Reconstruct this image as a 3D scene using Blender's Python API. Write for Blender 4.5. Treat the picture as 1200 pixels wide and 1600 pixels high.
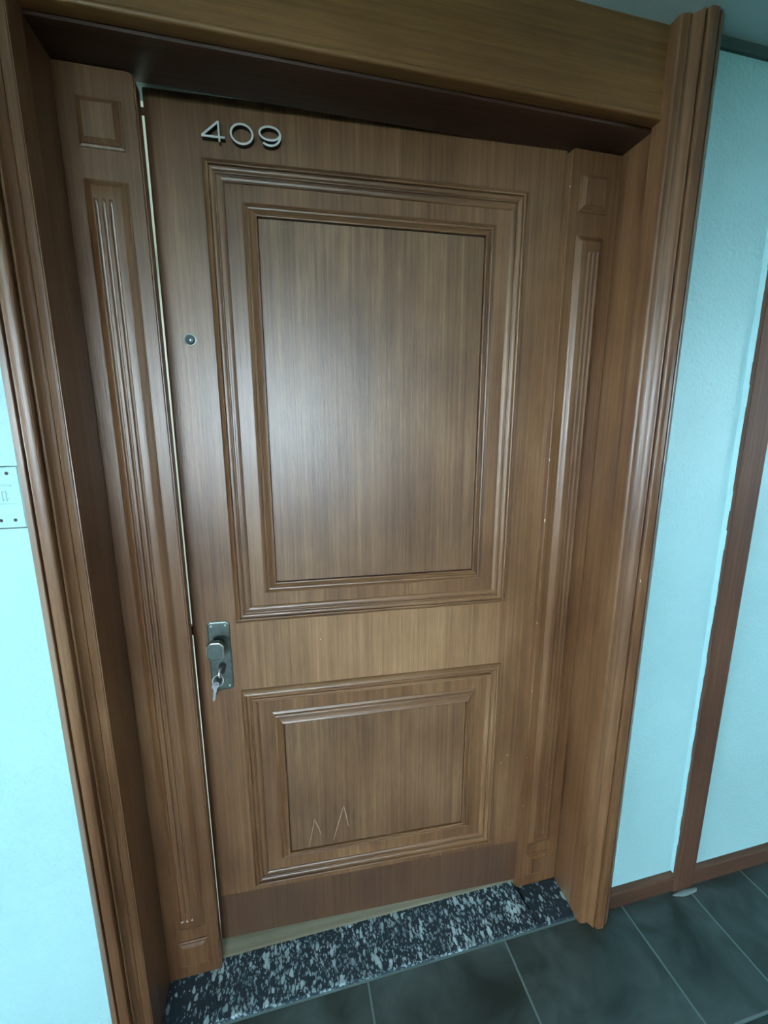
import bpy, bmesh, math, random
from mathutils import Vector, Matrix
random.seed(7)
for o in list(bpy.data.objects): bpy.data.objects.remove(o)
scn = bpy.context.scene
COL = scn.collection
# ------------------------------------------------------------------ camera
F, PITCH, YAW, ROLL = 661.698, .1973, .2324, .0009
CAM = Vector((.2282, -.9907, 1.4428))
cd = bpy.data.cameras.new('camera'); cam = bpy.data.objects.new('camera', cd); COL.objects.link(cam)
fw = Vector((math.sin(YAW)*math.cos(PITCH), math.cos(YAW)*math.cos(PITCH), -math.sin(PITCH)))
rt = Vector((math.cos(YAW), -math.sin(YAW), 0)); up = rt.cross(fw)
r2 = rt*math.cos(ROLL)-up*math.sin(ROLL); u2 = up*math.cos(ROLL)+rt*math.sin(ROLL)
cam.matrix_world = Matrix(((r2.x, u2.x, -fw.x, CAM.x), (r2.y, u2.y, -fw.y, CAM.y), (r2.z, u2.z, -fw.z, CAM.z), (0, 0, 0, 1)))
cd.sensor_fit = 'VERTICAL'; cd.sensor_height = 36; cd.sensor_width = 27; cd.lens = F/1600*36
cd.clip_start = .02; cd.clip_end = 500
scn.camera = cam
# ------------------------------------------------------------------ light and exposure
w = bpy.data.worlds.new('overcast_sky'); scn.world = w; w.use_nodes = True
bg = w.node_tree.nodes['Background']; bg.inputs[0].default_value = (.70, .88, 1.0, 1); bg.inputs[1].default_value = 43.0
vs = scn.view_settings
vs.view_transform = 'Standard'; vs.look = 'None'; vs.gamma = 1; vs.use_curve_mapping = False; vs.exposure = 0.0
# room behind the door: its own ceiling light
ld = bpy.data.lights.new('hall_light', 'AREA'); ld.shape = 'RECTANGLE'; ld.size = .6; ld.size_y = .6; ld.energy = 24; ld.color = (.9, 1, .95)
lo = bpy.data.objects.new('hall_light', ld); COL.objects.link(lo); lo.location = (.3, 1.1, 2.33)

# ------------------------------------------------------------------ levels (metres)
ZF = -.022      # tile top
ZT = -.013      # granite threshold top
ZC = 2.24       # ceiling
YW = -.12       # corridor face of the wall
TH = .0506      # the door stands ajar by this angle
# ------------------------------------------------------------------ materials
def nm(name):
    m = bpy.data.materials.new(name); m.use_nodes = True
    nt = m.node_tree; b = nt.nodes['Principled BSDF']
    return m, nt, b
def node(nt, t, **k):
    n = nt.nodes.new(t)
    for a, v in k.items(): setattr(n, a, v)
    return n
def ramp(nt, stops):
    n = node(nt, 'ShaderNodeValToRGB'); e = n.color_ramp.elements
    while len(e) < len(stops): e.new(.5)
    for i, (p, c) in enumerate(stops):
        e[i].position = p; e[i].color = (*c, 1) if len(c) == 3 else c
    return n
def wood(name, axis='z', dark=(.098, .042, .017), mid=(.200, .098, .042), light=(.325, .190, .095), rough=.33, fine=150, seed=0, coat=.6):
    m, nt, b = nm(name); L = nt.links.new
    tc = node(nt, 'ShaderNodeTexCoord')
    def mapped(across, along):
        mp = node(nt, 'ShaderNodeMapping'); s = [across]*3; s['xyz'.index(axis)] = along
        mp.inputs['Scale'].default_value = s; mp.inputs['Location'].default_value = (seed*1.7, seed*.9, seed*2.3)
        L(tc.outputs['Object'], mp.inputs[0]); return mp
    def noise(mp, det, dist=0):
        n = node(nt, 'ShaderNodeTexNoise'); n.inputs['Scale'].default_value = 1; n.inputs['Detail'].default_value = det
        n.inputs['Roughness'].default_value = .6; n.inputs['Distortion'].default_value = dist; L(mp.outputs[0], n.inputs['Vector']); return n
    n1 = noise(mapped(fine, fine/75), 6, .2)
    n2 = noise(mapped(34, .7), 4, .25)
    n3 = noise(mapped(5, 2.6), 3)
    mx = node(nt, 'ShaderNodeMath', operation='MULTIPLY_ADD'); mx.inputs[1].default_value = .38; L(n1.outputs[0], mx.inputs[0])
    m2 = node(nt, 'ShaderNodeMath', operation='MULTIPLY'); m2.inputs[1].default_value = .26; L(n2.outputs[0], m2.inputs[0]); L(m2.outputs[0], mx.inputs[2])
    m3 = node(nt, 'ShaderNodeMath', operation='MULTIPLY_ADD'); m3.inputs[1].default_value = .36; L(n3.outputs[0], m3.inputs[0]); L(mx.outputs[0], m3.inputs[2])
    n5 = noise(mapped(330, 18), 2); m5 = node(nt, 'ShaderNodeMath', operation='MULTIPLY_ADD'); m5.inputs[1].default_value = .16; L(n5.outputs[0], m5.inputs[0])
    m6 = node(nt, 'ShaderNodeMath', operation='SUBTRACT'); m6.inputs[1].default_value = .08; L(m3.outputs[0], m6.inputs[0]); L(m6.outputs[0], m5.inputs[2]); m3 = m5
    r = ramp(nt, [(.38, dark), (.53, mid), (.68, light)]); L(m3.outputs[0], r.inputs[0])
    col = r.outputs[0]
    L(col, b.inputs['Base Color'])
    n4 = noise(mapped(480, 26), 3)          # short pores
    pm = node(nt, 'ShaderNodeMath', operation='MULTIPLY_ADD'); pm.inputs[1].default_value = .8; L(n4.outputs[0], pm.inputs[0]); L(n1.outputs[0], pm.inputs[2])
    bp = node(nt, 'ShaderNodeBump'); bp.inputs['Strength'].default_value = .55; bp.inputs['Distance'].default_value = .0006
    L(pm.outputs[0], bp.inputs['Height']); L(bp.outputs[0], b.inputs['Normal']); L(bp.outputs[0], b.inputs['Coat Normal'])
    rr = node(nt, 'ShaderNodeMapRange'); rr.inputs['To Min'].default_value = rough-.07; rr.inputs['To Max'].default_value = rough+.12
    L(n3.outputs[0], rr.inputs[0]); L(rr.outputs[0], b.inputs['Roughness'])
    b.inputs['Coat Weight'].default_value = coat; b.inputs['Coat Roughness'].default_value = .40
    return m
WV = wood('veneer_vertical', 'z')
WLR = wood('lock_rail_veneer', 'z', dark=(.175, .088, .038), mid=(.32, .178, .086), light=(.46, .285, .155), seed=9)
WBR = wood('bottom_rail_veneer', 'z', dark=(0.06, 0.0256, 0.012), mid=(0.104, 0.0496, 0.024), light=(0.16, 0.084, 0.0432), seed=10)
WP = wood('panel_veneer', 'z', dark=(.085, .040, .018), mid=(.183, .096, .046), light=(.33, .200, .104), seed=3)
WX = wood('wood_across', 'x', seed=5)
WF = wood('frame_wood_vertical', 'z', dark=(.084, .033, .012), mid=(.163, .076, .031), light=(.25, .138, .063), rough=.30, seed=8, coat=.35)
WH = wood('header_wood', 'x', dark=(.12, .050, .012), mid=(.20, .092, .026), light=(.27, .135, .042), rough=.42, seed=11, coat=.15)
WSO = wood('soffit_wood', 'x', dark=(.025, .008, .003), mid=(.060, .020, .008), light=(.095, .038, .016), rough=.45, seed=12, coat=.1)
WB = wood('baseboard_wood', 'x', dark=(.05, .022, .012), mid=(.10, .047, .026), light=(.17, .09, .055), rough=.5, seed=2, coat=.1)
WBV = wood('batten_wood', 'z', dark=(.05, .022, .012), mid=(.105, .048, .026), light=(.17, .09, .055), rough=.5, seed=4, coat=.1)
WS = wood('sill_wood', 'x', dark=(.24, .22, .15), mid=(.34, .32, .23), light=(.45, .43, .33), rough=.5, seed=6, coat=0)
def paint(name, col, rough=.36, bump=.7, scale=120):
    m, nt, b = nm(name); L = nt.links.new
    tc = node(nt, 'ShaderNodeTexCoord')
    n = node(nt, 'ShaderNodeTexNoise'); n.inputs['Scale'].default_value = scale; n.inputs['Detail'].default_value = 3
    L(tc.outputs['Object'], n.inputs['Vector'])
    n2 = node(nt, 'ShaderNodeTexNoise'); n2.inputs['Scale'].default_value = 3.5; n2.inputs['Detail'].default_value = 4
    L(tc.outputs['Object'], n2.inputs['Vector'])
    r = ramp(nt, [(.3, tuple(c*.93 for c in col)), (.7, col)]); L(n2.outputs[0], r.inputs[0]); L(r.outputs[0], b.inputs['Base Color'])
    bp = node(nt, 'ShaderNodeBump'); bp.inputs['Strength'].default_value = bump; bp.inputs['Distance'].default_value = .003
    L(n.outputs[0], bp.inputs['Height']); L(bp.outputs[0], b.inputs['Normal'])
    b.inputs['Roughness'].default_value = rough
    return m
PW = paint('wall_paint', (.39, .69, .725))
PC = paint('ceiling_paint', (.55, .74, .74), .7, .15)
PF = paint('brown_front_wall', (.06, .052, .04), .7, .3)
PI = paint('room_paint', (.85, .9, .86), .7, .1)
PD = paint('dark_joint', (.045, .085, .075), .8, .2)
def metal(name, col, rough=.3, metallic=1.0, var=.0):
    m, nt, b = nm(name); L = nt.links.new
    b.inputs['Metallic'].default_value = metallic
    tc = node(nt, 'ShaderNodeTexCoord'); n = node(nt, 'ShaderNodeTexNoise'); n.inputs['Scale'].default_value = 70; n.inputs['Detail'].default_value = 4
    L(tc.outputs['Object'], n.inputs['Vector'])
    r = ramp(nt, [(.3, tuple(c*(1-var) for c in col)), (.7, col)]); L(n.outputs[0], r.inputs[0]); L(r.outputs[0], b.inputs['Base Color'])
    b.inputs['Roughness'].default_value = rough
    return m
M_BRONZE = metal('aged_bronze', (.17, .21, .19), .42, .85, .35)
M_RIM = metal('worn_bronze_edge', (.55, .63, .58), .3, .9, .2)
M_SILVER = metal('brushed_silver', (.85, .88, .86), .38, .5)
M_BLACK = metal('black_enamel', (.012, .013, .013), .5, 0)
M_KEY = metal('key_steel', (.80, .85, .92), .3, .55)
M_LENS = metal('lens_glass', (.35, .45, .48), .08, .6, .3)
def granite(name='granite', less=0):
    m, nt, b = nm(name); L = nt.links.new
    tc = node(nt, 'ShaderNodeTexCoord'); mp = node(nt, 'ShaderNodeMapping'); mp.inputs['Scale'].default_value = (1.25, .62, 1); mp.inputs['Rotation'].default_value = (0, 0, .35)
    L(tc.outputs['Object'], mp.inputs[0])
    nz = node(nt, 'ShaderNodeTexNoise'); nz.inputs['Scale'].default_value = 90; nz.inputs['Detail'].default_value = 3; L(mp.outputs[0], nz.inputs['Vector'])
    ad = node(nt, 'ShaderNodeVectorMath', operation='MULTIPLY_ADD'); ad.inputs[1].default_value = (.012,)*3; L(nz.outputs['Color'], ad.inputs[0]); L(mp.outputs[0], ad.inputs[2])
    def chips(scale, lo, hi, big):
        v = node(nt, 'ShaderNodeTexVoronoi'); v.inputs['Scale'].default_value = scale; L(ad.outputs[0], v.inputs['Vector'])
        sep = node(nt, 'ShaderNodeSeparateColor'); L(v.outputs['Color'], sep.inputs[0])
        sz = node(nt, 'ShaderNodeMapRange'); sz.inputs['From Min'].default_value = big; sz.inputs['From Max'].default_value = 1; sz.inputs['To Min'].default_value = 0; sz.inputs['To Max'].default_value = .7; L(sep.outputs[0], sz.inputs[0])
        lt = node(nt, 'ShaderNodeMath', operation='SUBTRACT'); L(sz.outputs[0], lt.inputs[0]); L(v.outputs['Distance'], lt.inputs[1])
        st = node(nt, 'ShaderNodeMapRange'); st.inputs['From Min'].default_value = -.02; st.inputs['From Max'].default_value = .1; L(lt.outputs[0], st.inputs[0])
        return st, sep
    a, sa = chips(80, 0, 1, .3 if not less else .7); c, sc = chips(190, 0, 1, .15 if not less else .6)
    mx = node(nt, 'ShaderNodeMath', operation='MAXIMUM'); L(a.outputs[0], mx.inputs[0])
    sc2 = node(nt, 'ShaderNodeMath', operation='MULTIPLY'); sc2.inputs[1].default_value = .75; L(c.outputs[0], sc2.inputs[0]); L(sc2.outputs[0], mx.inputs[1])
    big = node(nt, 'ShaderNodeTexNoise'); big.inputs['Scale'].default_value = 14; L(tc.outputs['Object'], big.inputs['Vector'])
    bm_ = node(nt, 'ShaderNodeMapRange'); bm_.inputs['From Min'].default_value = .35; bm_.inputs['From Max'].default_value = .65; bm_.inputs['To Min'].default_value = .45; L(big.outputs[0], bm_.inputs[0])
    fin = node(nt, 'ShaderNodeMath', operation='MULTIPLY'); L(mx.outputs[0], fin.inputs[0]); L(bm_.outputs[0], fin.inputs[1])
    r = ramp(nt, [(0, (.014, .032, .045)), (.2, (.085, .145, .165)), (.9, (.50, .65, .67))]); L(fin.outputs[0], r.inputs[0]); L(r.outputs[0], b.inputs['Base Color'])
    b.inputs['Roughness'].default_value = .4
    return m
M_GRAN = granite(); M_GRAN2 = granite('granite_dark', .62)
def tile_mat():
    m, nt, b = nm('slate_tile'); L = nt.links.new
    g = node(nt, 'ShaderNodeNewGeometry'); oi = node(nt, 'ShaderNodeObjectInfo')
    mp = node(nt, 'ShaderNodeVectorMath', operation='MULTIPLY_ADD'); mp.inputs[1].default_value = (1, 1, 1); L(g.outputs['Position'], mp.inputs[0])
    cb = node(nt, 'ShaderNodeCombineXYZ'); ml = node(nt, 'ShaderNodeMath', operation='MULTIPLY'); ml.inputs[1].default_value = 40; L(oi.outputs['Random'], ml.inputs[0]); L(ml.outputs[0], cb.inputs[2]); L(cb.outputs[0], mp.inputs[2])
    n = node(nt, 'ShaderNodeTexNoise'); n.inputs['Scale'].default_value = 6.5; n.inputs['Detail'].default_value = 5; n.inputs['Distortion'].default_value = .7; L(mp.outputs[0], n.inputs['Vector'])
    r = ramp(nt, [(.34, (.018, .030, .026)), (.5, (.045, .066, .062)), (.68, (.075, .105, .105))]); L(n.outputs[0], r.inputs[0]); L(r.outputs[0], b.inputs['Base Color'])
    b.inputs['Roughness'].default_value = .48
    bp = node(nt, 'ShaderNodeBump'); bp.inputs['Strength'].default_value = .15; bp.inputs['Distance'].default_value = .002; L(n.outputs[0], bp.inputs['Height']); L(bp.outputs[0], b.inputs['Normal'])
    return m
M_TILE = tile_mat()
M_GROUT = paint('grout', (.17, .24, .235), .8, .3)
M_GROUND = paint('outside_ground', (.05, .09, .05), .9, .1, 1)
M_SCR = paint('scratch_bare_wood', (.48, .34, .24), .6, 0)
M_CHIP = paint('chip_white', (.75, .74, .66), .6, 0)

# ------------------------------------------------------------------ mesh helpers
def link(name, me, mat, parent=None, smooth=None):
    o = bpy.data.objects.new(name, me); COL.objects.link(o)
    if mat is not None: me.materials.append(mat)
    if parent is not None: o.parent = parent
    if smooth is not None:
        for p in me.polygons: p.use_smooth = True
        me.set_sharp_from_angle(angle=math.radians(smooth))
    return o
def from_bm(name, bm, mat, parent=None, smooth=None):
    bmesh.ops.recalc_face_normals(bm, faces=bm.faces[:])
    me = bpy.data.meshes.new(name); bm.to_mesh(me); bm.free()
    return link(name, me, mat, parent, smooth)
def bm_box(bm, x0, x1, y0, y1, z0, z1):
    v = [bm.verts.new(p) for p in ((x0,y0,z0),(x1,y0,z0),(x1,y1,z0),(x0,y1,z0),(x0,y0,z1),(x1,y0,z1),(x1,y1,z1),(x0,y1,z1))]
    for f in ((0,1,2,3),(4,5,6,7),(0,1,5,4),(1,2,6,5),(2,3,7,6),(3,0,4,7)): bm.faces.new([v[i] for i in f])
    return v
def box(name, x0, x1, y0, y1, z0, z1, mat, parent=None, bev=0):
    bm = bmesh.new(); bm_box(bm, x0, x1, y0, y1, z0, z1)
    if bev: bmesh.ops.bevel(bm, geom=bm.edges[:], offset=bev, segments=2, profile=.5, affect='EDGES')
    return from_bm(name, bm, mat, parent, 35 if bev else None)
def prism(bm, pts0, pts1):
    a = [bm.verts.new(p) for p in pts0]; b = [bm.verts.new(p) for p in pts1]; n = len(a)
    for i in range(n): bm.faces.new((a[i], a[(i+1) % n], b[(i+1) % n], b[i]))
    bm.faces.new(a); bm.faces.new(b[::-1])
def empty(name, loc=(0, 0, 0), rz=0):
    o = bpy.data.objects.new(name, None); COL.objects.link(o); o.location = loc; o.rotation_euler = (0, 0, rz); o.empty_display_size = .05
    return o
def struct(o, label=None):
    o['kind'] = 'structure'
    if label: o['label'] = label
    return o
def thing(o, label, cat, group=None):
    o['label'] = label; o['category'] = cat
    if group: o['group'] = group
    return o
def lab(o, t): o['label'] = t; return o
def spline(pts, n=6):
    """Catmull-Rom through pts"""
    out = []; P = [Vector(p) for p in pts]
    for i in range(len(P)-1):
        p0 = P[max(i-1, 0)]; p1 = P[i]; p2 = P[i+1]; p3 = P[min(i+2, len(P)-1)]
        for k in range(n):
            t = k/n
            out.append(.5*((2*p1)+(p2-p0)*t+(2*p0-5*p1+4*p2-p3)*t*t+(3*p1-p0-3*p2+p3)*t**3))
    out.append(P[-1]); return out
def arc(cx, cy, rx, ry, a0, a1, n=8):
    return [(cx+rx*math.cos(math.radians(a0+(a1-a0)*i/n)), cy+ry*math.sin(math.radians(a0+(a1-a0)*i/n))) for i in range(n+1)]

# ================================================================== SETTING
# ---- wall with the doorway
bm = bmesh.new()
XL, XR = -.135, 1.036
bm_box(bm, -6.0, XL, YW, .10, ZF-.05, ZC); bm_box(bm, XR, 8.0, YW, .10, ZF-.05, ZC); bm_box(bm, XL, XR, -.098, .10, 2.092, ZC)
struct(from_bm('wall_back', bm, PW), 'pale blue green painted corridor wall around the wooden door')
# opposite side of the lobby: two window openings to the sky
YO, XW, XE, ZH = -4.0, -6.0, 8.0, 2.60
WT = 2.06   # window head
bm = bmesh.new()
for a in ((XW, XE, 0, 1.10), (XW, XE, WT, ZH+.02), (XW, -1.40, 1.10, WT), (.32, 5.7, 1.10, WT), (7.0, XE, 1.10, WT)):
    bm_box(bm, a[0], a[1], YO-.15, YO, a[2]+(ZF-.05 if a[2] == 0 else 0), a[3])
struct(from_bm('wall_front', bm, PF), 'lobby wall with window openings opposite the door')
bm = bmesh.new()
for a in ((YO-.15, .1, ZF-.05, .90), (YO-.15, .1, WT, ZH), (YO-.15, -3.8, .90, WT), (-.75, .1, .90, WT)): bm_box(bm, XW-.1, XW, *a)
struct(from_bm('wall_left', bm, PF), 'end wall of the lobby on the left with a window opening')
struct(box('wall_right', XE, XE+.1, YO-.15, .1, ZF-.05, ZH, PF), 'end wall of the lobby on the right')
bm = bmesh.new(); bm_box(bm, XW-.1, XE+.1, -1.05, .12, ZC, ZC+.06); bm_box(bm, XW-.1, XE+.1, -1.11, -1.05, ZC, ZH); bm_box(bm, XW-.1, XE+.1, YO-.15, -1.05, ZH, ZH+.06)
struct(from_bm('ceiling', bm, PC), 'dim grey green ceiling above the door')
struct(box('trim_1', 1.124, XE, YW-.007, YW, ZC-.021, ZC, PD), 'dark joint strip under the ceiling right of the door')
struct(box('trim_12', XW, -.211, YW-.007, YW, ZC-.021, ZC, PD), 'dark joint strip under the ceiling left of the door')
# windows in the openings
def window(name, x0, x1):
    w_ = struct(empty(name, ((x0+x1)/2, YO-.07, 1.10)), 'window frame in the wall opposite the door, near the entrance' if x0 < 0 else 'window frame far right in the wall opposite the door')
    cx = (x0+x1)/2
    def fb(n, a, b, c, d): box(n, a-cx, b-cx, -.02, .02, c-1.10, d-1.10, M_BRONZE, w_)
    fb('frame_rail', x0, x1, 1.10, 1.13); fb('frame_rail', x0, x1, WT-.03, WT); fb('frame_stile', x0, x0+.03, 1.13, WT-.03); fb('frame_stile', x1-.03, x1, 1.13, WT-.03)
    return w_
window('window_1', -1.40, .32); window('window_3', 5.7, 7.0)
w3 = struct(empty('window_2', (XW-.05, -2.275, .90)), 'window frame in the left end wall')
for n_, a in (('frame_rail', (-1.525, 1.525, 0, .03)), ('frame_rail', (-1.525, 1.525, WT-.93, WT-.90)), ('frame_stile', (-1.525, -1.495, .03, WT-.93)), ('frame_stile', (1.495, 1.525, .03, WT-.93))):
    box(n_, -.02, .02, a[0], a[1], a[2], a[3], M_BRONZE, w3)
# ground far below, outside
struct(box('outside_ground', -150, 150, -300, 150, -11, -10.8, M_GROUND), 'ground far below outside the windows')
# ---- the room behind the door
bm = bmesh.new()
bm_box(bm, -1.2, 2.2, 1.9, 2.0, -.05, 2.45); bm_box(bm, -1.3, -1.2, .1, 2.0, -.05, 2.45); bm_box(bm, 2.2, 2.3, .1, 2.0, -.05, 2.45)
bm_box(bm, -1.3, 2.3, .1, 2.0, 2.40, 2.45); bm_box(bm, -1.3, 2.3, .1, 2.0, -.06, -.025)
bm_box(bm, -1.3, XL, .1, .102, -.05, 2.45); bm_box(bm, -1.3, 2.3, .1, .12, ZC+.005, 2.45); bm_box(bm, XR, 2.3, .1, .102, -.05, 2.45)
struct(from_bm('wall_room', bm, PI), 'pale walls of the room behind the door')

# ---- floor: bed, tiles, threshold stones
fl = struct(empty('floor', (.45, -.6, ZF)), 'dark grey green square tiles with pale grout')
def fch(o):
    o.parent = fl; o.matrix_parent_inverse = fl.matrix_world.inverted() if False else Matrix.Translation(-Vector(fl.location)); return o
bed = fch(box('grout_bed', -6.1, 8.1, YO-.15, -.1275, ZF-.05, ZF-.0012, M_GROUT))
XS = [-2.45, -2.045, -1.64, -1.235, -.83, -.424, -.019, .386, .791, 1.192, 1.437, 1.663, 2.068, 2.473, 2.878, 3.283, 3.688, 4.093]
YS = [-.1305, -.428, -.83, -1.232, -1.634, -2.036, -2.438, -2.84, -3.242]
G = .0026
tmesh = {}
for a in ((-6.0, -2.45, YO-.1, -.13), (4.093, 8.0, YO-.1, -.13), (-2.45, 4.093, YO-.1, -3.242)):
    fch(box('far_tiling', a[0], a[1], a[2], a[3], ZF-.008, ZF, M_TILE))
for j in range(len(YS)-1):
    y1, y0 = YS[j], YS[j+1]
    for i in range(len(XS)-1):
        x0, x1 = XS[i], XS[i+1]
        key = (round(x1-x0, 3), round(y1-y0, 3))
        if key not in tmesh:
            bm = bmesh.new(); a, b_ = key
            bm_box(bm, -a/2+G, a/2-G, -b_/2+G, b_/2-G, -.008, 0)
            bmesh.ops.bevel(bm, geom=[e for e in bm.edges if all(v.co.z > -.001 for v in e.verts)], offset=.0012, segments=1, affect='EDGES')
            bmesh.ops.recalc_face_normals(bm, faces=bm.faces[:])
            me = bpy.data.meshes.new('tile'); bm.to_mesh(me); bm.free(); me.materials.append(M_TILE); tmesh[key] = me
        t = bpy.data.objects.new('tile', tmesh[key]); COL.objects.link(t); t.parent = fl
        t.location = Vector(((x0+x1)/2, (y0+y1)/2, ZF))-fl.location
# threshold: three stones and the wooden sill bar
th = struct(empty('trim_2', (.45, -.06, ZT)), 'speckled dark granite threshold under the door')
def poly_slab(name, pts, z0, z1, mat, parent, off, bev=.0012):
    bm = bmesh.new(); prism(bm, [(x-off[0], y-off[1], z0-off[2]) for x, y in pts], [(x-off[0], y-off[1], z1-off[2]) for x, y in pts])
    bmesh.ops.recalc_face_normals(bm, faces=bm.faces[:])
    if bev: bmesh.ops.bevel(bm, geom=bm.edges[:], offset=bev, segments=2, affect='EDGES')
    return from_bm(name, bm, mat, parent, 35)
O2 = (.45, -.06, ZT)
poly_slab('granite_slab', [(-.0035, -.1265), (.9015, -.1265), (.9012, -.098), (.8890, .006), (-.0035, .006)], ZT-.03, ZT, M_GRAN, th, O2)
poly_slab('granite_slab', [(-.134, -.1265), (-.0045, -.1265), (-.0045, .006), (-.134, .006)], ZT-.03, ZT-.0015, M_GRAN2, th, O2)
poly_slab('granite_slab', [(.9022, -.1265), (1.029, -.1265), (1.034, -.02), (1.034, .006), (.9045, .006)], ZT-.03, ZT-.001, M_GRAN2, th, O2)
poly_slab('mortar', [(-.134, -.125), (1.03, -.125), (1.03, .006), (-.134, .006)], ZT-.05, ZT-.022, M_BLACK, th, O2, 0)
lab(poly_slab('sill_bar', [(-.04, .0065), (.91, .0065), (.91, .098), (-.04, .098)], ZT-.03, ZT+.003, WS, th, O2, .0015), 'pale worn wooden sill bar')

# ---- baseboards
def baseboard(name, x0, x1, label):
    bm = bmesh.new()
    pr = [(0, 0), (-.0155, 0), (-.0155, .055), (-.0135, .059), (0, .063)]
    prism(bm, [(x0, YW+y, ZF-.001+z) for y, z in pr], [(x1, YW+y, ZF-.001+z) for y, z in pr])
    return struct(from_bm(name, bm, WB), label)
baseboard('baseboard_right', 1.1215, XE, 'dark brown baseboard to the right of the door')
baseboard('baseboard_left', XW, -.2145, 'dark brown baseboard to the left of the door')
# ---- vertical batten on the right wall, its left side smeared with wall paint
bt = struct(empty('trim_3', (1.41, YW, ZF)), 'dark brown vertical wood batten on the right wall')
def bt_box(name, pts, y0, y1, mat):
    bm = bmesh.new(); prism(bm, [(x-1.41, y0, z-ZF) for x, z in pts], [(x-1.41, y1, z-ZF) for x, z in pts])
    bmesh.ops.recalc_face_normals(bm, faces=bm.faces[:])
    bmesh.ops.bevel(bm, geom=bm.edges[:], offset=.0015, segments=2, affect='EDGES')
    return from_bm(name, bm, mat, bt, 35)
bt_box('board', [(1.382, ZF), (1.459, ZF), (1.446, ZC), (1.365, ZC)], -.0205, 0, WBV)
edge = [(1.3775, .045), (1.3822, .045)]
n = 40; zs = [.045+(ZC-.05-.045)*i/n for i in range(n+1)]
bm = bmesh.new()
def bx_(z): return 1.382+(1.365-1.382)*(z-ZF)/(ZC-ZF)
for i in range(n):
    a, b_ = zs[i], zs[i+1]; d = random.uniform(.010, .0125)
    prism(bm, [(bx_(a)-1.41-.002-.0015*a, 0, a-ZF), (bx_(a)-1.41+.0008, 0, a-ZF), (bx_(a)-1.41+.0008, -d, a-ZF), (bx_(a)-1.41-.0012, -d, a-ZF)],
              [(bx_(b_)-1.41-.002-.0015*b_, 0, b_-ZF), (bx_(b_)-1.41+.0008, 0, b_-ZF), (bx_(b_)-1.41+.0008, -d, b_-ZF), (bx_(b_)-1.41-.0012, -d, b_-ZF)])
lab(from_bm('paint_edge', bm, PW, bt), 'wall paint smeared along the batten edge')
bm = bmesh.new()
bmesh.ops.create_icosphere(bm, subdivisions=3, radius=1)
for v in bm.verts:
    r = 1+.12*math.sin(v.co.x*5+v.co.y*3)+.1*math.sin(v.co.y*4+1)
    v.co = Vector((v.co.x*.045*r, v.co.y*.010*r, max(v.co.z, 0)*.004))
bo = from_bm('cement_patch', bm, M_GROUT, fl, 60); bo.location = Vector((1.425, -.148, ZF))-fl.location

# ================================================================== DOOR SURROUND
# casings: profile (a = distance out from the inner edge, b = proud of the wall)
CP = [(0, -.02), (0, .017)] + arc(.006, .0175, .006, .0095, 180, 90, 4)[1:] + [(.0135, .0290), (.0165, .0310), (.0178, .0302), (.0182, .0245), (.0196, .0245)] \
   + [(.0202, .0275), (.0240, .0300), (.0280, .0345), (.0312, .0405), (.0325, .0455), (.0345, .0472), (.0362, .0460), (.0367, .0350), (.0402, .0350)] \
   + [(.0407, .0470), (.0425, .0508), (.0455, .0525), (.0530, .0535), (.0600, .0535), (.0628, .0528), (.0640, .0505), (.0645, .0330), (.0692, .0330)] \
   + [(.0696, .0490), (.0712, .0500), (.0870, .0405), (.0905, .0360), (.0920, .0270), (.0920, 0)]
def casing(name, x, sgn, k, label):
    bm = bmesh.new()
    base = [(x+sgn*a*k, YW-b) for a, b in CP]
    prism(bm, [(px, py, ZF+.001) for px, py in base], [(px, py, ZC) for px, py in base])
    return struct(from_bm(name, bm, WF, None, 28), label)
casing('trim_4', -.1295, -1, .855, 'moulded brown wood casing left of the door')
casing('trim_5', 1.0295, 1, 1.0, 'moulded brown wood casing right of the door')
# reveals
rv = struct(empty('trim_6', (-.133, -.06, ZT)), 'dark wooden jamb lining on the left of the doorway')
box('board', -.002, .003, -.085, .06, 0, 2.095, WF, rv, .0008)
rv = struct(empty('trim_7', (1.034, -.06, ZT)), 'orange brown wooden jamb lining on the right of the doorway')
box('board', 0, .004, -.043, .06, -.03, 2.095, WF, rv, .0008)
box('board', -.0035, .003, -.0785, -.044, -.012, 2.095, WF, rv, .0008)
# header: flat board with a bead along its lower edge, soffit board behind
hd = struct(empty('trim_8', (.45, -.11, 2.071)), 'broad flat wooden header board above the door')
bm = bmesh.new()
hp = [(-.0095, .0125), (-.0125, .0115)] + arc(-.0125, .006, .004, .0055, 90, 270, 8) + [(-.0095, 0), (.010, 0), (.010, ZC-2.071), (-.0095, ZC-2.071)]
prism(bm, [(-.5795, y, z) for y, z in hp], [(.5795, y, z) for y, z in hp])
from_bm('board', bm, WH, hd, 30)
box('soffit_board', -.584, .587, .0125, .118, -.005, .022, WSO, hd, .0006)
# jambs behind the pilasters
jb = struct(empty('trim_9', (.45, .05, ZT)), 'hidden door jamb behind the pilasters')
box('jamb', -.588, -.49, -.037, .05, -.06, 2.10, WF, jb); box('jamb', .472, .588, -.037, .05, -.06, 2.10, WF, jb); box('jamb_head', -.585, .585, .06, .0602, 2.085, 2.10, WF, jb)
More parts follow.
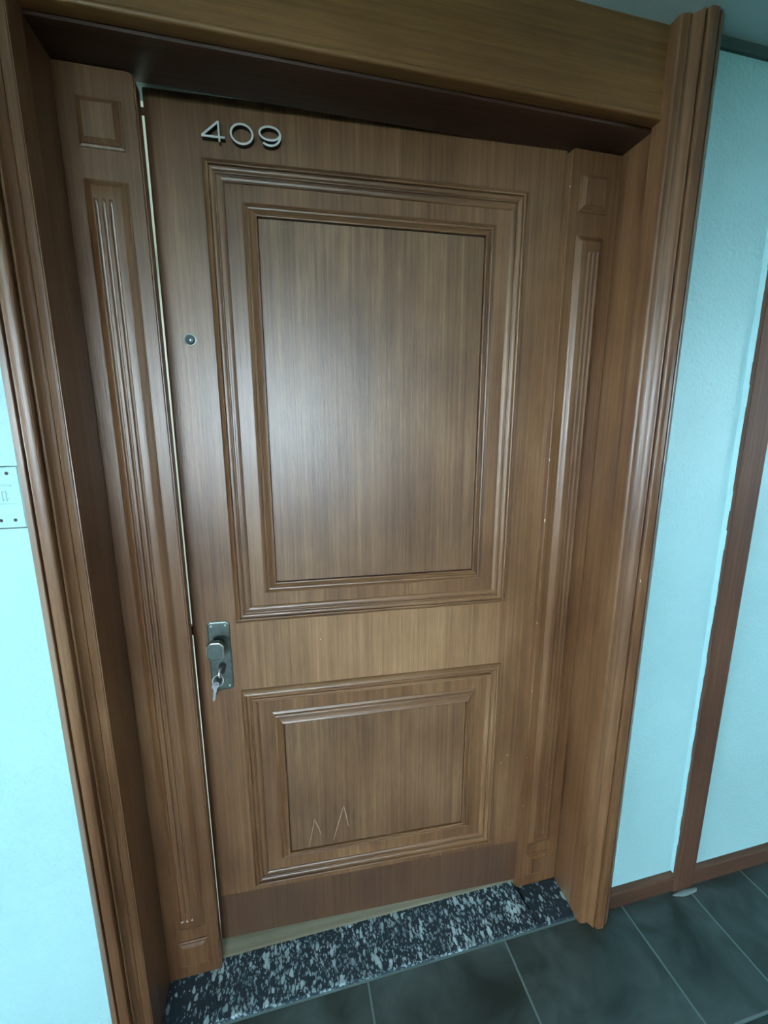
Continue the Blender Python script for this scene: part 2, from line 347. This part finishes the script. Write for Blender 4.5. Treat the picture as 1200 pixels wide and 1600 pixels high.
# pilasters: backing board, square block, fluted raised panel, square block
def pilaster(name, x_in, sgn, label):
    """x_in = edge next to the door; sgn = direction away from the door"""
    YP = -.018
    p = struct(empty(name, (x_in, YP, ZT)), label)
    W = .1325 if sgn < 0 else .1375
    def X(a): return sgn*a
    bm = bmesh.new()
    top = 2.0650-ZT
    pts = [(0, 0), (W, 0), (W, top), ] + [(a, b) for a, b in [(.012, top), (.006, top-.0015), (.0018, top-.006), (0, top-.013)]]
    prism(bm, [(X(a), 0, b) for a, b in pts], [(X(a), .030, b) for a, b in pts])
    bmesh.ops.recalc_face_normals(bm, faces=bm.faces[:])
    bmesh.ops.bevel(bm, geom=[e for e in bm.edges if all(abs(v.co.y) < 1e-6 for v in e.verts)], offset=.003, segments=3, affect='EDGES')
    from_bm('board', bm, WF, p, 40)
    def block(nme, a0, a1, z0, z1):
        # two-step raised block
        bm = bmesh.new()
        lo_ = z0 < 1
        steps = [(0, .002), (0, -.0025), (.004, -.004), (.0045, -.0060)] + ([(.0130, -.0088), (.0140, -.0102)] if lo_ else [(.0105, -.0110), (.0115, -.0122)])
        rings = []
        for i, h in steps:
            rings.append([bm.verts.new((X(a), h, b)) for a, b in ((a0+i, z0+i), (a1-i, z0+i), (a1-i, z1-i), (a0+i, z1-i))])
        for r0, r1 in zip(rings, rings[1:]):
            for q in range(4): bm.faces.new((r0[q], r0[(q+1) % 4], r1[(q+1) % 4], r1[q]))
        bm.faces.new(rings[-1]); bm.faces.new(rings[0][::-1])
        return from_bm(nme, bm, WF, p)
    block('square_block', .026, .099, 1.936-ZT, 2.014-ZT)
    block('square_block', .026, .099, .030-ZT, .112-ZT)
    # fluted panel with three round-ended grooves
    a0, a1, z0, z1 = .027, .101, .150-ZT, 1.886-ZT
    H = -.0095
    prof = [(a0, .002), (a0, -.0015), (a0+.003, -.0028), (a0+.0042, -.0045), (a0+.0125, H+.0005), (a0+.0135, H)]
    fl_ = []
    for c in (.0575, .0695, .0815):
        fl_ += [(c-.0036, H), (c-.0030, H+.0022), (c-.0012, H+.0040), (c+.0012, H+.0040), (c+.0030, H+.0022), (c+.0036, H)]
    right = [(a1-.0135, H), (a1-.0125, H+.0005), (a1-.0042, -.0045), (a1-.003, -.0028), (a1, -.0015), (a1, .002)]
    flat = lambda L_: [(a, H) for a, _ in L_]
    rows = []
    def row(z, k, fk):
        # k: bevel inset for the ends; fk: flute depth factor
        out = []
        for a, h in prof+[(a, H+(h-H)*fk) for a, h in fl_]+right: out.append((a, h, z))
        return out
    bm = bmesh.new()
    zz = [(z0+.0135, 0), (z0+.034, 0), (z0+.036, .55), (z0+.041, 1), (z1-.041, 1), (z1-.036, .55), (z1-.034, 0), (z1-.0135, 0)]
    R = [[bm.verts.new((X(a), h, z)) for a, h, z in row(z, 0, f)] for z, f in zz]
    for r0, r1 in zip(R, R[1:]):
        for i in range(len(r0)-1): bm.faces.new((r0[i], r0[i+1], r1[i+1], r1[i]))
    # bevelled ends
    N = len(R[0])
    def endcap(ring, zedge, d):
        st = [(.0125, H+.0005), (.0042, -.0045), (.003, -.0028), (0, -.0015), (0, .002)]
        prev = ring
        for i, h in st:
            cur = []
            for v in ring:
                a = abs(v.co.x); aa = min(max(a, a0+i), a1-i)
                hh = h if v.co.y < h else v.co.y
                cur.append(bm.verts.new((X(a), hh, zedge+d*i)))
            for q in range(N-1): bm.faces.new((prev[q], prev[q+1], cur[q+1], cur[q]))
            prev = cur
    endcap(R[0], z0, 1); endcap(R[-1], z1, -1)
    from_bm('fluted_panel', bm, WF, p, 30)
    return p
pilaster('trim_10', .0, -1, 'fluted wooden pilaster on the left of the door')
pilaster('trim_11', .8975, 1, 'fluted wooden pilaster on the right of the door')

# ================================================================== DOOR LEAF (ajar)
# local frame: x along the leaf (0 at lock side, .9 at hinge), z up, proud = -y
door = struct(empty('door_1', (.9, 0, 0), -TH), 'brown varnished wooden door with two raised panels, slightly ajar')
def dx(x): return x-.9
def leaf_piece(name, x0, x1, z0, z1, mat, lean=False):
    bm = bmesh.new(); bm_box(bm, dx(x0), dx(x1), 0, .036, z0, z1)
    if lean:
        for v in bm.verts:
            if v.co.x < dx(.05): v.co.x += (v.co.z-1.0)*.0018
        bmesh.ops.bevel(bm, geom=[e for e in bm.edges if all(v.co.x < dx(.05) for v in e.verts)], offset=.0015, segments=2, affect='EDGES')
    return from_bm(name, bm, mat, door, 35)
leaf_piece('stile', -.0065, .115, .150, 2.083, WV, True)
leaf_piece('stile', .790, .8975, .150, 2.083, WV)
leaf_piece('top_rail', .115, .790, 1.955, 2.083, WV)
leaf_piece('panel_bed', .115, .790, .986, 1.955, WV)
lab(leaf_piece('lock_rail', .115, .790, .769, .986, WLR), 'lighter middle rail')  # middle rail coloured lighter than the stiles
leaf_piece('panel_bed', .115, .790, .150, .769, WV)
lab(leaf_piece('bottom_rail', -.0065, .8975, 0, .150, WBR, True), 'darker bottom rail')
# moulding profile (t inward, h proud)
OUT = [(0, -.002), (0, .0035), (.0008, .0058), (.0040, .0090), (.0085, .0120), (.0105, .0127), (.0120, .0120), (.0127, .0060)] \
    + [(.0140, .0078), (.0165, .0080), (.0190, .0073), (.0210, .0056), (.0222, .0034), (.0228, .0034), (.0236, .0044), (.0246, .0040), (.0250, .0001), (.0280, .0001), (.0285, .0052), (.0305, .0056), (.0335, .0053), (.0362, .0044), (.0385, .0028), (.0398, .0008), (.0405, -.002)]
INN = [(.0725, -.002), (.0725, .0015), (.0762, .0026), (.0785, .0040), (.0797, .0062), (.0815, .0080), (.0838, .0088), (.0860, .0082), (.0870, .0064), (.0888, .0078), (.0920, .0106), (.0970, .0140), (.1005, .0156), (.1018, .0154), (.1025, .0140), (.1025, -.002)]
PH = .0115   # how far the raised panels stand proud
def frame_strips(parent, name, x0, x1, z0, z1, prof, off):
    cs = [(x0, z0, 1, 1), (x1, z0, -1, 1), (x1, z1, -1, -1), (x0, z1, 1, -1)]
    for i in range(4):
        a, b_ = cs[i], cs[(i+1) % 4]
        bm = bmesh.new()
        prism(bm, [(dx(a[0]+a[2]*t)-off[0], -h-off[1], a[1]+a[3]*t-off[2]) for t, h in prof], [(dx(b_[0]+b_[2]*t)-off[0], -h-off[1], b_[1]+b_[3]*t-off[2]) for t, h in prof])
        from_bm(name, bm, WX if i in (0, 2) else WV, parent, 26)
def raised_panel(x0, x1, z0, z1, label):
    c = ((dx(x0)+dx(x1))/2, 0, (z0+z1)/2)
    t = .1048
    bm = bmesh.new(); bm_box(bm, dx(x0+t)-c[0], dx(x1-t)-c[0], -PH, .001, z0+t-c[2], z1-t-c[2])
    bmesh.ops.bevel(bm, geom=[e for e in bm.edges if all(v.co.y < -.005 for v in e.verts)], offset=.0008, segments=2, affect='EDGES')
    p = from_bm('raised_panel', bm, WP, door, 35); p.location = c; p['label'] = label
    frame_strips(p, 'outer_moulding', x0, x1, z0, z1, OUT, c)
    frame_strips(p, 'inner_moulding', x0, x1, z0, z1, INN, c)
    return p, c
up_, cu = raised_panel(.0955, .8045, .970, 1.973, 'tall upper raised panel with stepped moulding')
lw_, cl = raised_panel(.0955, .8045, .170, .784, 'low lower raised panel with stepped moulding')

# pale V-shaped scratches on the lower panel
def strip(name, pts, wd, y, mat, parent, off):
    bm = bmesh.new(); n = len(pts); vs_ = []
    for i, (x, z) in enumerate(pts):
        p0 = Vector(pts[max(i-1, 0)]); p1 = Vector(pts[min(i+1, n-1)]); d = (p1-p0).normalized(); q = Vector((-d.y, d.x))
        k = wd*(.35+.65*math.sin(math.pi*min(max(i/(n-1), .08), .92)))
        vs_.append([bm.verts.new((dx(x+s*q.x*k)-off[0], y+dy, z+s*q.y*k-off[2])) for s, dy in ((1, .0), (-1, .0), (-1, -.00025), (1, -.00025))])
    for a, b_ in zip(vs_, vs_[1:]):
        for q in range(4): bm.faces.new((a[q], a[(q+1) % 4], b_[(q+1) % 4], b_[q]))
    bm.faces.new(vs_[0]); bm.faces.new(vs_[-1][::-1])
    return from_bm(name, bm, mat, parent)

# ---- house number 409
def ribbon(bm, pts, wd, y0, y1, closed=False):
    n = len(pts); rows = []
    for i, p in enumerate(pts):
        p = Vector(p)
        a = Vector(pts[(i-1) % n]) if closed or i else p; b_ = Vector(pts[(i+1) % n]) if closed or i < n-1 else p
        d = (b_-a).normalized(); q = Vector((-d.y, d.x))*wd/2
        rows.append([bm.verts.new(v) for v in ((p.x+q.x, y0, p.y+q.y), (p.x-q.x, y0, p.y-q.y), (p.x-q.x, y1, p.y-q.y), (p.x+q.x, y1, p.y+q.y))])
    rng = range(n if closed else n-1)
    for i in rng:
        a, b_ = rows[i], rows[(i+1) % n]
        for q in range(4): bm.faces.new((a[q], a[(q+1) % 4], b_[(q+1) % 4], b_[q]))
    if not closed: bm.faces.new(rows[0]); bm.faces.new(rows[-1][::-1])
NUMS = []
four = [[(.0, .0085), (.0315, .0345)], [(.0315, .0355), (.0325, .000)], [(-.0012, .0080), (.0430, .0080)]]
zero = [(arc(.0222, .0180, .0208, .0172, 0, 360, 36)[:-1], True)]
nine_b = arc(.0216, .0225, .0200, .0118, 0, 360, 36)[:-1]
nine_t = [(.0412, .0250)] + arc(.0216, .0195, .0206, .0182, 5, -130, 22)
def numeral(x, z, strokes, label):
    o = empty('numeral', (dx(x), 0, z)); o.parent = door; o['label'] = label
    for nme, wd, ya, yb, mat in (('body', .0036, -.0120, 0, M_BLACK), ('face', .0036, -.0132, -.0118, M_SILVER)):
        bm = bmesh.new()
        for pts, cl_ in strokes: ribbon(bm, pts, wd, ya, yb, cl_)
        from_bm(nme, bm, mat, o)
numeral(.1015, 1.9985, [(s, False) for s in four], 'silver numeral 4 with black sides')
numeral(.1550, 1.9985, zero, 'silver numeral 0 with black sides')
numeral(.2100, 2.0005, [(nine_b, True), (nine_t, False)], 'silver numeral 9 with black sides')

# ---- turned parts
def lathe(name, prof, mat, parent, seg=32, smooth=35):
    """prof: (radius, proud); axis = -y"""
    bm = bmesh.new(); rings = []
    for r, h in prof:
        rings.append([bm.verts.new((r*math.cos(2*math.pi*i/seg), -h, r*math.sin(2*math.pi*i/seg))) for i in range(seg)] if r > 1e-6 else [bm.verts.new((0, -h, 0))])
    for a, b_ in zip(rings, rings[1:]):
        for i in range(seg):
            j = (i+1) % seg
            if len(a) == 1 and len(b_) == 1: continue
            if len(a) == 1: bm.faces.new((a[0], b_[i], b_[j]))
            elif len(b_) == 1: bm.faces.new((a[i], a[j], b_[0]))
            else: bm.faces.new((a[i], a[j], b_[j], b_[i]))
    return from_bm(name, bm, mat, parent, smooth)
ph = empty('peephole', (dx(.045), 0, 1.627)); ph.parent = door; ph['label'] = 'small round chrome peephole'
lathe('ring', [(.0128, -.001), (.0126, .0034), (.0121, .0044), (.0112, .0046), (.0105, .0038), (.0102, .0010), (.0, .0010)], M_SILVER, ph)
lathe('barrel', [(.0102, .0012), (.0098, .0030), (.0072, .0022), (.0058, .0012), (.0, .0012)], M_BRONZE, ph)
lathe('lens', [(.0056, .0012), (.0050, .0028), (.0032, .0040), (0, .0045)], M_LENS, ph)

# ---- lock plate, knob, cylinder
def octa(w_, h_, c): return [(-w_/2+c, -h_/2), (w_/2-c, -h_/2), (w_/2, -h_/2+c), (w_/2, h_/2-c), (w_/2-c, h_/2), (-w_/2+c, h_/2), (-w_/2, h_/2-c), (-w_/2, -h_/2+c)]
def octa_loft(name, secs, mat, parent, smooth=None):
    """secs: (w, h, chamfer, proud)"""
    bm = bmesh.new(); rings = [[bm.verts.new((x, -p, z)) for x, z in octa(w_, h_, c)] for w_, h_, c, p in secs]
    for a, b_ in zip(rings, rings[1:]):
        for i in range(8): bm.faces.new((a[i], a[(i+1) % 8], b_[(i+1) % 8], b_[i]))
    bm.faces.new(rings[0][::-1]); bm.faces.new(rings[-1])
    return from_bm(name, bm, mat, parent, smooth)
PCX, PCZ = .0530, .8845
pl = octa_loft('lock_plate', [(.053, .185, .007, -.001), (.053, .185, .007, .0022), (.0515, .1835, .0066, .0032), (.0455, .1775, .0055, .0040), (.0445, .1765, .0052, .0036)], M_BRONZE, door)
pl.location = (dx(PCX), 0, PCZ); pl['label'] = 'aged bronze lock plate with chamfered corners'
for sx in (-1, 1):
    for sz in (-1, 1):
        s = lathe('screw', [(.0026, .003), (.0026, .0046), (.0014, .0054), (0, .0055)], M_RIM, pl, 12); s.location = (sx*.0165, 0, sz*.0815)
kb = empty('door_knob', (dx(.0525), 0, .9225)); kb.parent = door; kb['label'] = 'bronze chamfered square door knob'
lathe('collar', [(.0165, .003), (.0165, .007), (.0150, .0085), (.0100, .0090), (0, .0090)], M_BRONZE, kb)
lathe('stem', [(.0095, .008), (.0085, .020), (.0100, .030), (0, .030)], M_BRONZE, kb)
octa_loft('grip', [(.020, .022, .005, .028), (.034, .040, .009, .0320), (.0405, .0475, .0100, .0380), (.0405, .0475, .0100, .0480), (.0400, .0470, .0098, .0505)], M_BRONZE, kb)
octa_loft('rim', [(.0402, .0472, .0099, .0500), (.0385, .0455, .0094, .0520), (.0345, .0415, .0082, .0524), (.0325, .0395, .0077, .0505)], M_RIM, kb)
octa_loft('grip_face', [(.0335, .0405, .0080, .0495), (.0330, .0400, .0078, .0512)], M_BRONZE, kb)
cy = empty('lock_cylinder', (dx(.0560), 0, .8540)); cy.parent = door; cy['label'] = 'black keyhole with cylinder'
bm = bmesh.new()
ov = arc(0, .006, .0085, .0085, -30, 210, 16) + arc(0, -.010, .0052, .0052, 200, 340, 8)
prism(bm, [(x, -.002, z) for x, z in ov], [(x, -.0075, z) for x, z in ov]); from_bm('escutcheon', bm, M_BLACK, cy, 40)
lb = lathe('plug', [(.0066, .006), (.0066, .0100), (.0058, .0106), (0, .0106)], M_BLACK, cy, 24); lb.location = (0, 0, .005)
ltb = box('latch_bolt', -.022, 0, .012, .026, -.012, .012, M_BLACK, door, .001); ltb.location = (dx(-.0070), 0, .952); ltb['label'] = 'dark latch bolt in the gap'

# ---- keys hanging in the lock
def tube(bm, pts, rad, seg=8, closed=False):
    P = [Vector(p) for p in pts]; n = len(P); rings = []
    for i, p in enumerate(P):
        a = P[(i-1) % n] if closed or i else p; b_ = P[(i+1) % n] if closed or i < n-1 else p
        t = (b_-a).normalized(); s = t.orthogonal().normalized() if abs(t.y) > .9 else t.cross(Vector((0, 1, 0))).normalized(); u = t.cross(s)
        rings.append([bm.verts.new(p+s*rad*math.cos(2*math.pi*k/seg)+u*rad*math.sin(2*math.pi*k/seg)) for k in range(seg)])
    for i in range(n if closed else n-1):
        a, b_ = rings[i], rings[(i+1) % n]
        for k in range(seg): bm.faces.new((a[k], a[(k+1) % seg], b_[(k+1) % seg], b_[k]))
    if not closed: bm.faces.new(rings[0]); bm.faces.new(rings[-1][::-1])
MD = Matrix.Translation((.9, 0, 0)) @ Matrix.Rotation(-TH, 4, 'Z')
kr = empty('key_ring', MD @ Vector((dx(.0545), -.012, .857)), -TH)
thing(kr, 'small steel keys on a ring hanging from the bronze door lock', 'keys')
bm = bmesh.new()   # key in the lock: blade and bow seen edge-on
bm_box(bm, -.0012, .0012, -.012, .006, -.0035, .0035)
bow = [(a, b_) for a, b_ in arc(-.021, 0, .0095, .0105, 0, 360, 20)[:-1]]
prism(bm, [(-.0011, y, z-.001) for y, z in bow], [(.0011, y, z-.001) for y, z in bow])
from_bm('key', bm, M_KEY, kr, 30)
bm = bmesh.new()
rp = [(-.005+.0125*math.sin(t), -.024+.006*math.cos(t), -.019+.0115*math.cos(t)) for t in [2*math.pi*i/28 for i in range(28)]]
tube(bm, rp, .0009, 6, True); from_bm('ring', bm, M_SILVER, kr, 60)
bm = bmesh.new()   # hanging key
hb = arc(0, -.010, .0085, .0095, 0, 180, 12) + [(-.0085, -.014), (-.0048, -.021), (-.0040, -.024), (-.0040, -.050), (-.001, -.054), (.0028, -.050), (.0018, -.047), (.0032, -.044), (.0020, -.041), (.0034, -.037), (.0022, -.033), (.0034, -.029), (.0036, -.024), (.0048, -.021), (.0085, -.014)]
prism(bm, [(x, -.0011, z) for x, z in hb], [(x, .0011, z) for x, z in hb])
hk = from_bm('key', bm, M_KEY, kr, 30); hk.location = (-.0105, -.020, -.0230); hk.rotation_euler = (.12, .12, .55)

# ---- V marks on the lower panel
for pts in ([(.0, .0), (.011, .050), (.018, .090)], [(.018, .090), (.026, .070), (.036, .035)]):
    strip('scratch_mark', spline([(.248+a, .277+b_, ) for a, b_ in pts], 6), .0009, -PH-cl[1], M_SCR, lw_, cl)
for pts in ([(.0, .0), (.015, .055), (.031, .110)], [(.031, .110), (.037, .080), (.043, .040)]):
    strip('scratch_mark', spline([(.318+a, .287+b_) for a, b_ in pts], 6), .0009, -PH-cl[1], M_SCR, lw_, cl)

# ---- painted cover plate on the left wall
cp = empty('cover_plate', (-.275, YW, 1.322))
thing(cp, 'painted blank cover plate with screw holes on the wall left of the door', 'cover plate')
bm = bmesh.new(); bm_box(bm, -.065, .052, -.0055, .004, -.0535, .0535)
bmesh.ops.bevel(bm, geom=bm.edges[:], offset=.0016, segments=2, affect='EDGES')
from_bm('plate', bm, PW, cp, 35)
for hx, hz in ((.0345, .0430), (.0145, -.0400), (.0360, -.0400), (-.045, .043), (-.045, -.040)):
    h = lathe('screw_hole', [(.0029, .0052), (.0029, .00575), (.0024, .00585), (0, .0056)], M_BLACK, cp, 16); h.location = (hx, 0, hz)
bm = bmesh.new()
def em(x0, x1, z0, z1): bm_box(bm, x0, x1, -.0061, -.005, z0, z1)
for a in ((-.02, .038, .0225, .0235), (-.02, .038, .0195, .0205), (-.02, .042, -.0110, -.0100)): em(*a)
for k, (x, zt) in enumerate([(.004, 0), (.010, 0), (.016, 0), (.022, 0), (.028, 0)]):
    em(x, x+.0012, -.006, .012)
    em(x, x+.0045, .010-.003*(k % 3), .0112-.003*(k % 3)); em(x, x+.0045, -.001-.002*(k % 2), .0002-.002*(k % 2))
prism(bm, [(-.012, -.005, .034), (.016, -.005, .034), (-.004, -.005, .048)], [(-.012, -.0060, .034), (.016, -.0060, .034), (-.004, -.0060, .048)])
PM = paint('darker_relief', (.27, .48, .50), .5, .2)  # raised marks toned darker than the plate
lab(from_bm('embossed_marks', bm, PM, cp), 'faint embossed marks under paint')
box('plate_gap', -.068, .0545, -.0012, .001, -.0562, -.0538, PD, cp); box('plate_gap', -.068, .0545, -.0012, .001, .0538, .0553, PD, cp)
# ---- pale chips and flakes on the right side woodwork
bm = bmesh.new(); bmesh.ops.create_icosphere(bm, subdivisions=2, radius=1)
for v in bm.verts:
    k = 1+.35*math.sin(v.co.x*6+v.co.z*4)
    v.co = Vector((v.co.x*k, v.co.y*.35, v.co.z*k))
cm = bpy.data.meshes.new('paint_chip'); bm.to_mesh(cm); bm.free(); cm.materials.append(M_CHIP)
def chip(parent, p, sx, sz):
    o = bpy.data.objects.new('paint_chip', cm); COL.objects.link(o); o.parent = parent
    o.location = Vector(p)-Vector(parent.location); o.scale = (sx, min(sx, sz)*.5, sz); o.rotation_euler = (0, random.uniform(-.6, .6), 0)
PR = bpy.data.objects['trim_11']; CR = bpy.data.objects['trim_5']
for z, a, b_ in ((1.199, .0012, .0045), (.694, .0010, .0022), (.47, .0009, .0014), (1.985, .0013, .0018), (.905, .0008, .0030), (1.36, .0008, .0035), (.30, .0010, .0016)):
    chip(PR, (.8985, -.0178, z), a, b_)
chip(PR, (.955, -.0178, 2.058), .0022, .0012)
for x, y, z, a, b_ in ((1.0745, YW-.0512, 1.072, .0024, .0052), (1.079, YW-.0526, 1.052, .0012, .0016), (1.0775, YW-.0522, .855, .0010, .0050), (1.083, YW-.0532, .62, .0008, .0022), (1.086, YW-.0532, .43, .0009, .0014)):
    chip(CR, (x, y, z), a, b_)
for x, z, a in ((.8455, .4726, .0016), (.826, .449, .0012), (.30, .905, .0011)):
    chip(door, MD @ Vector((dx(x), 0, z)), a, a*1.3)
    o = COL.objects[-1]; o.location = (dx(x), 0, z)
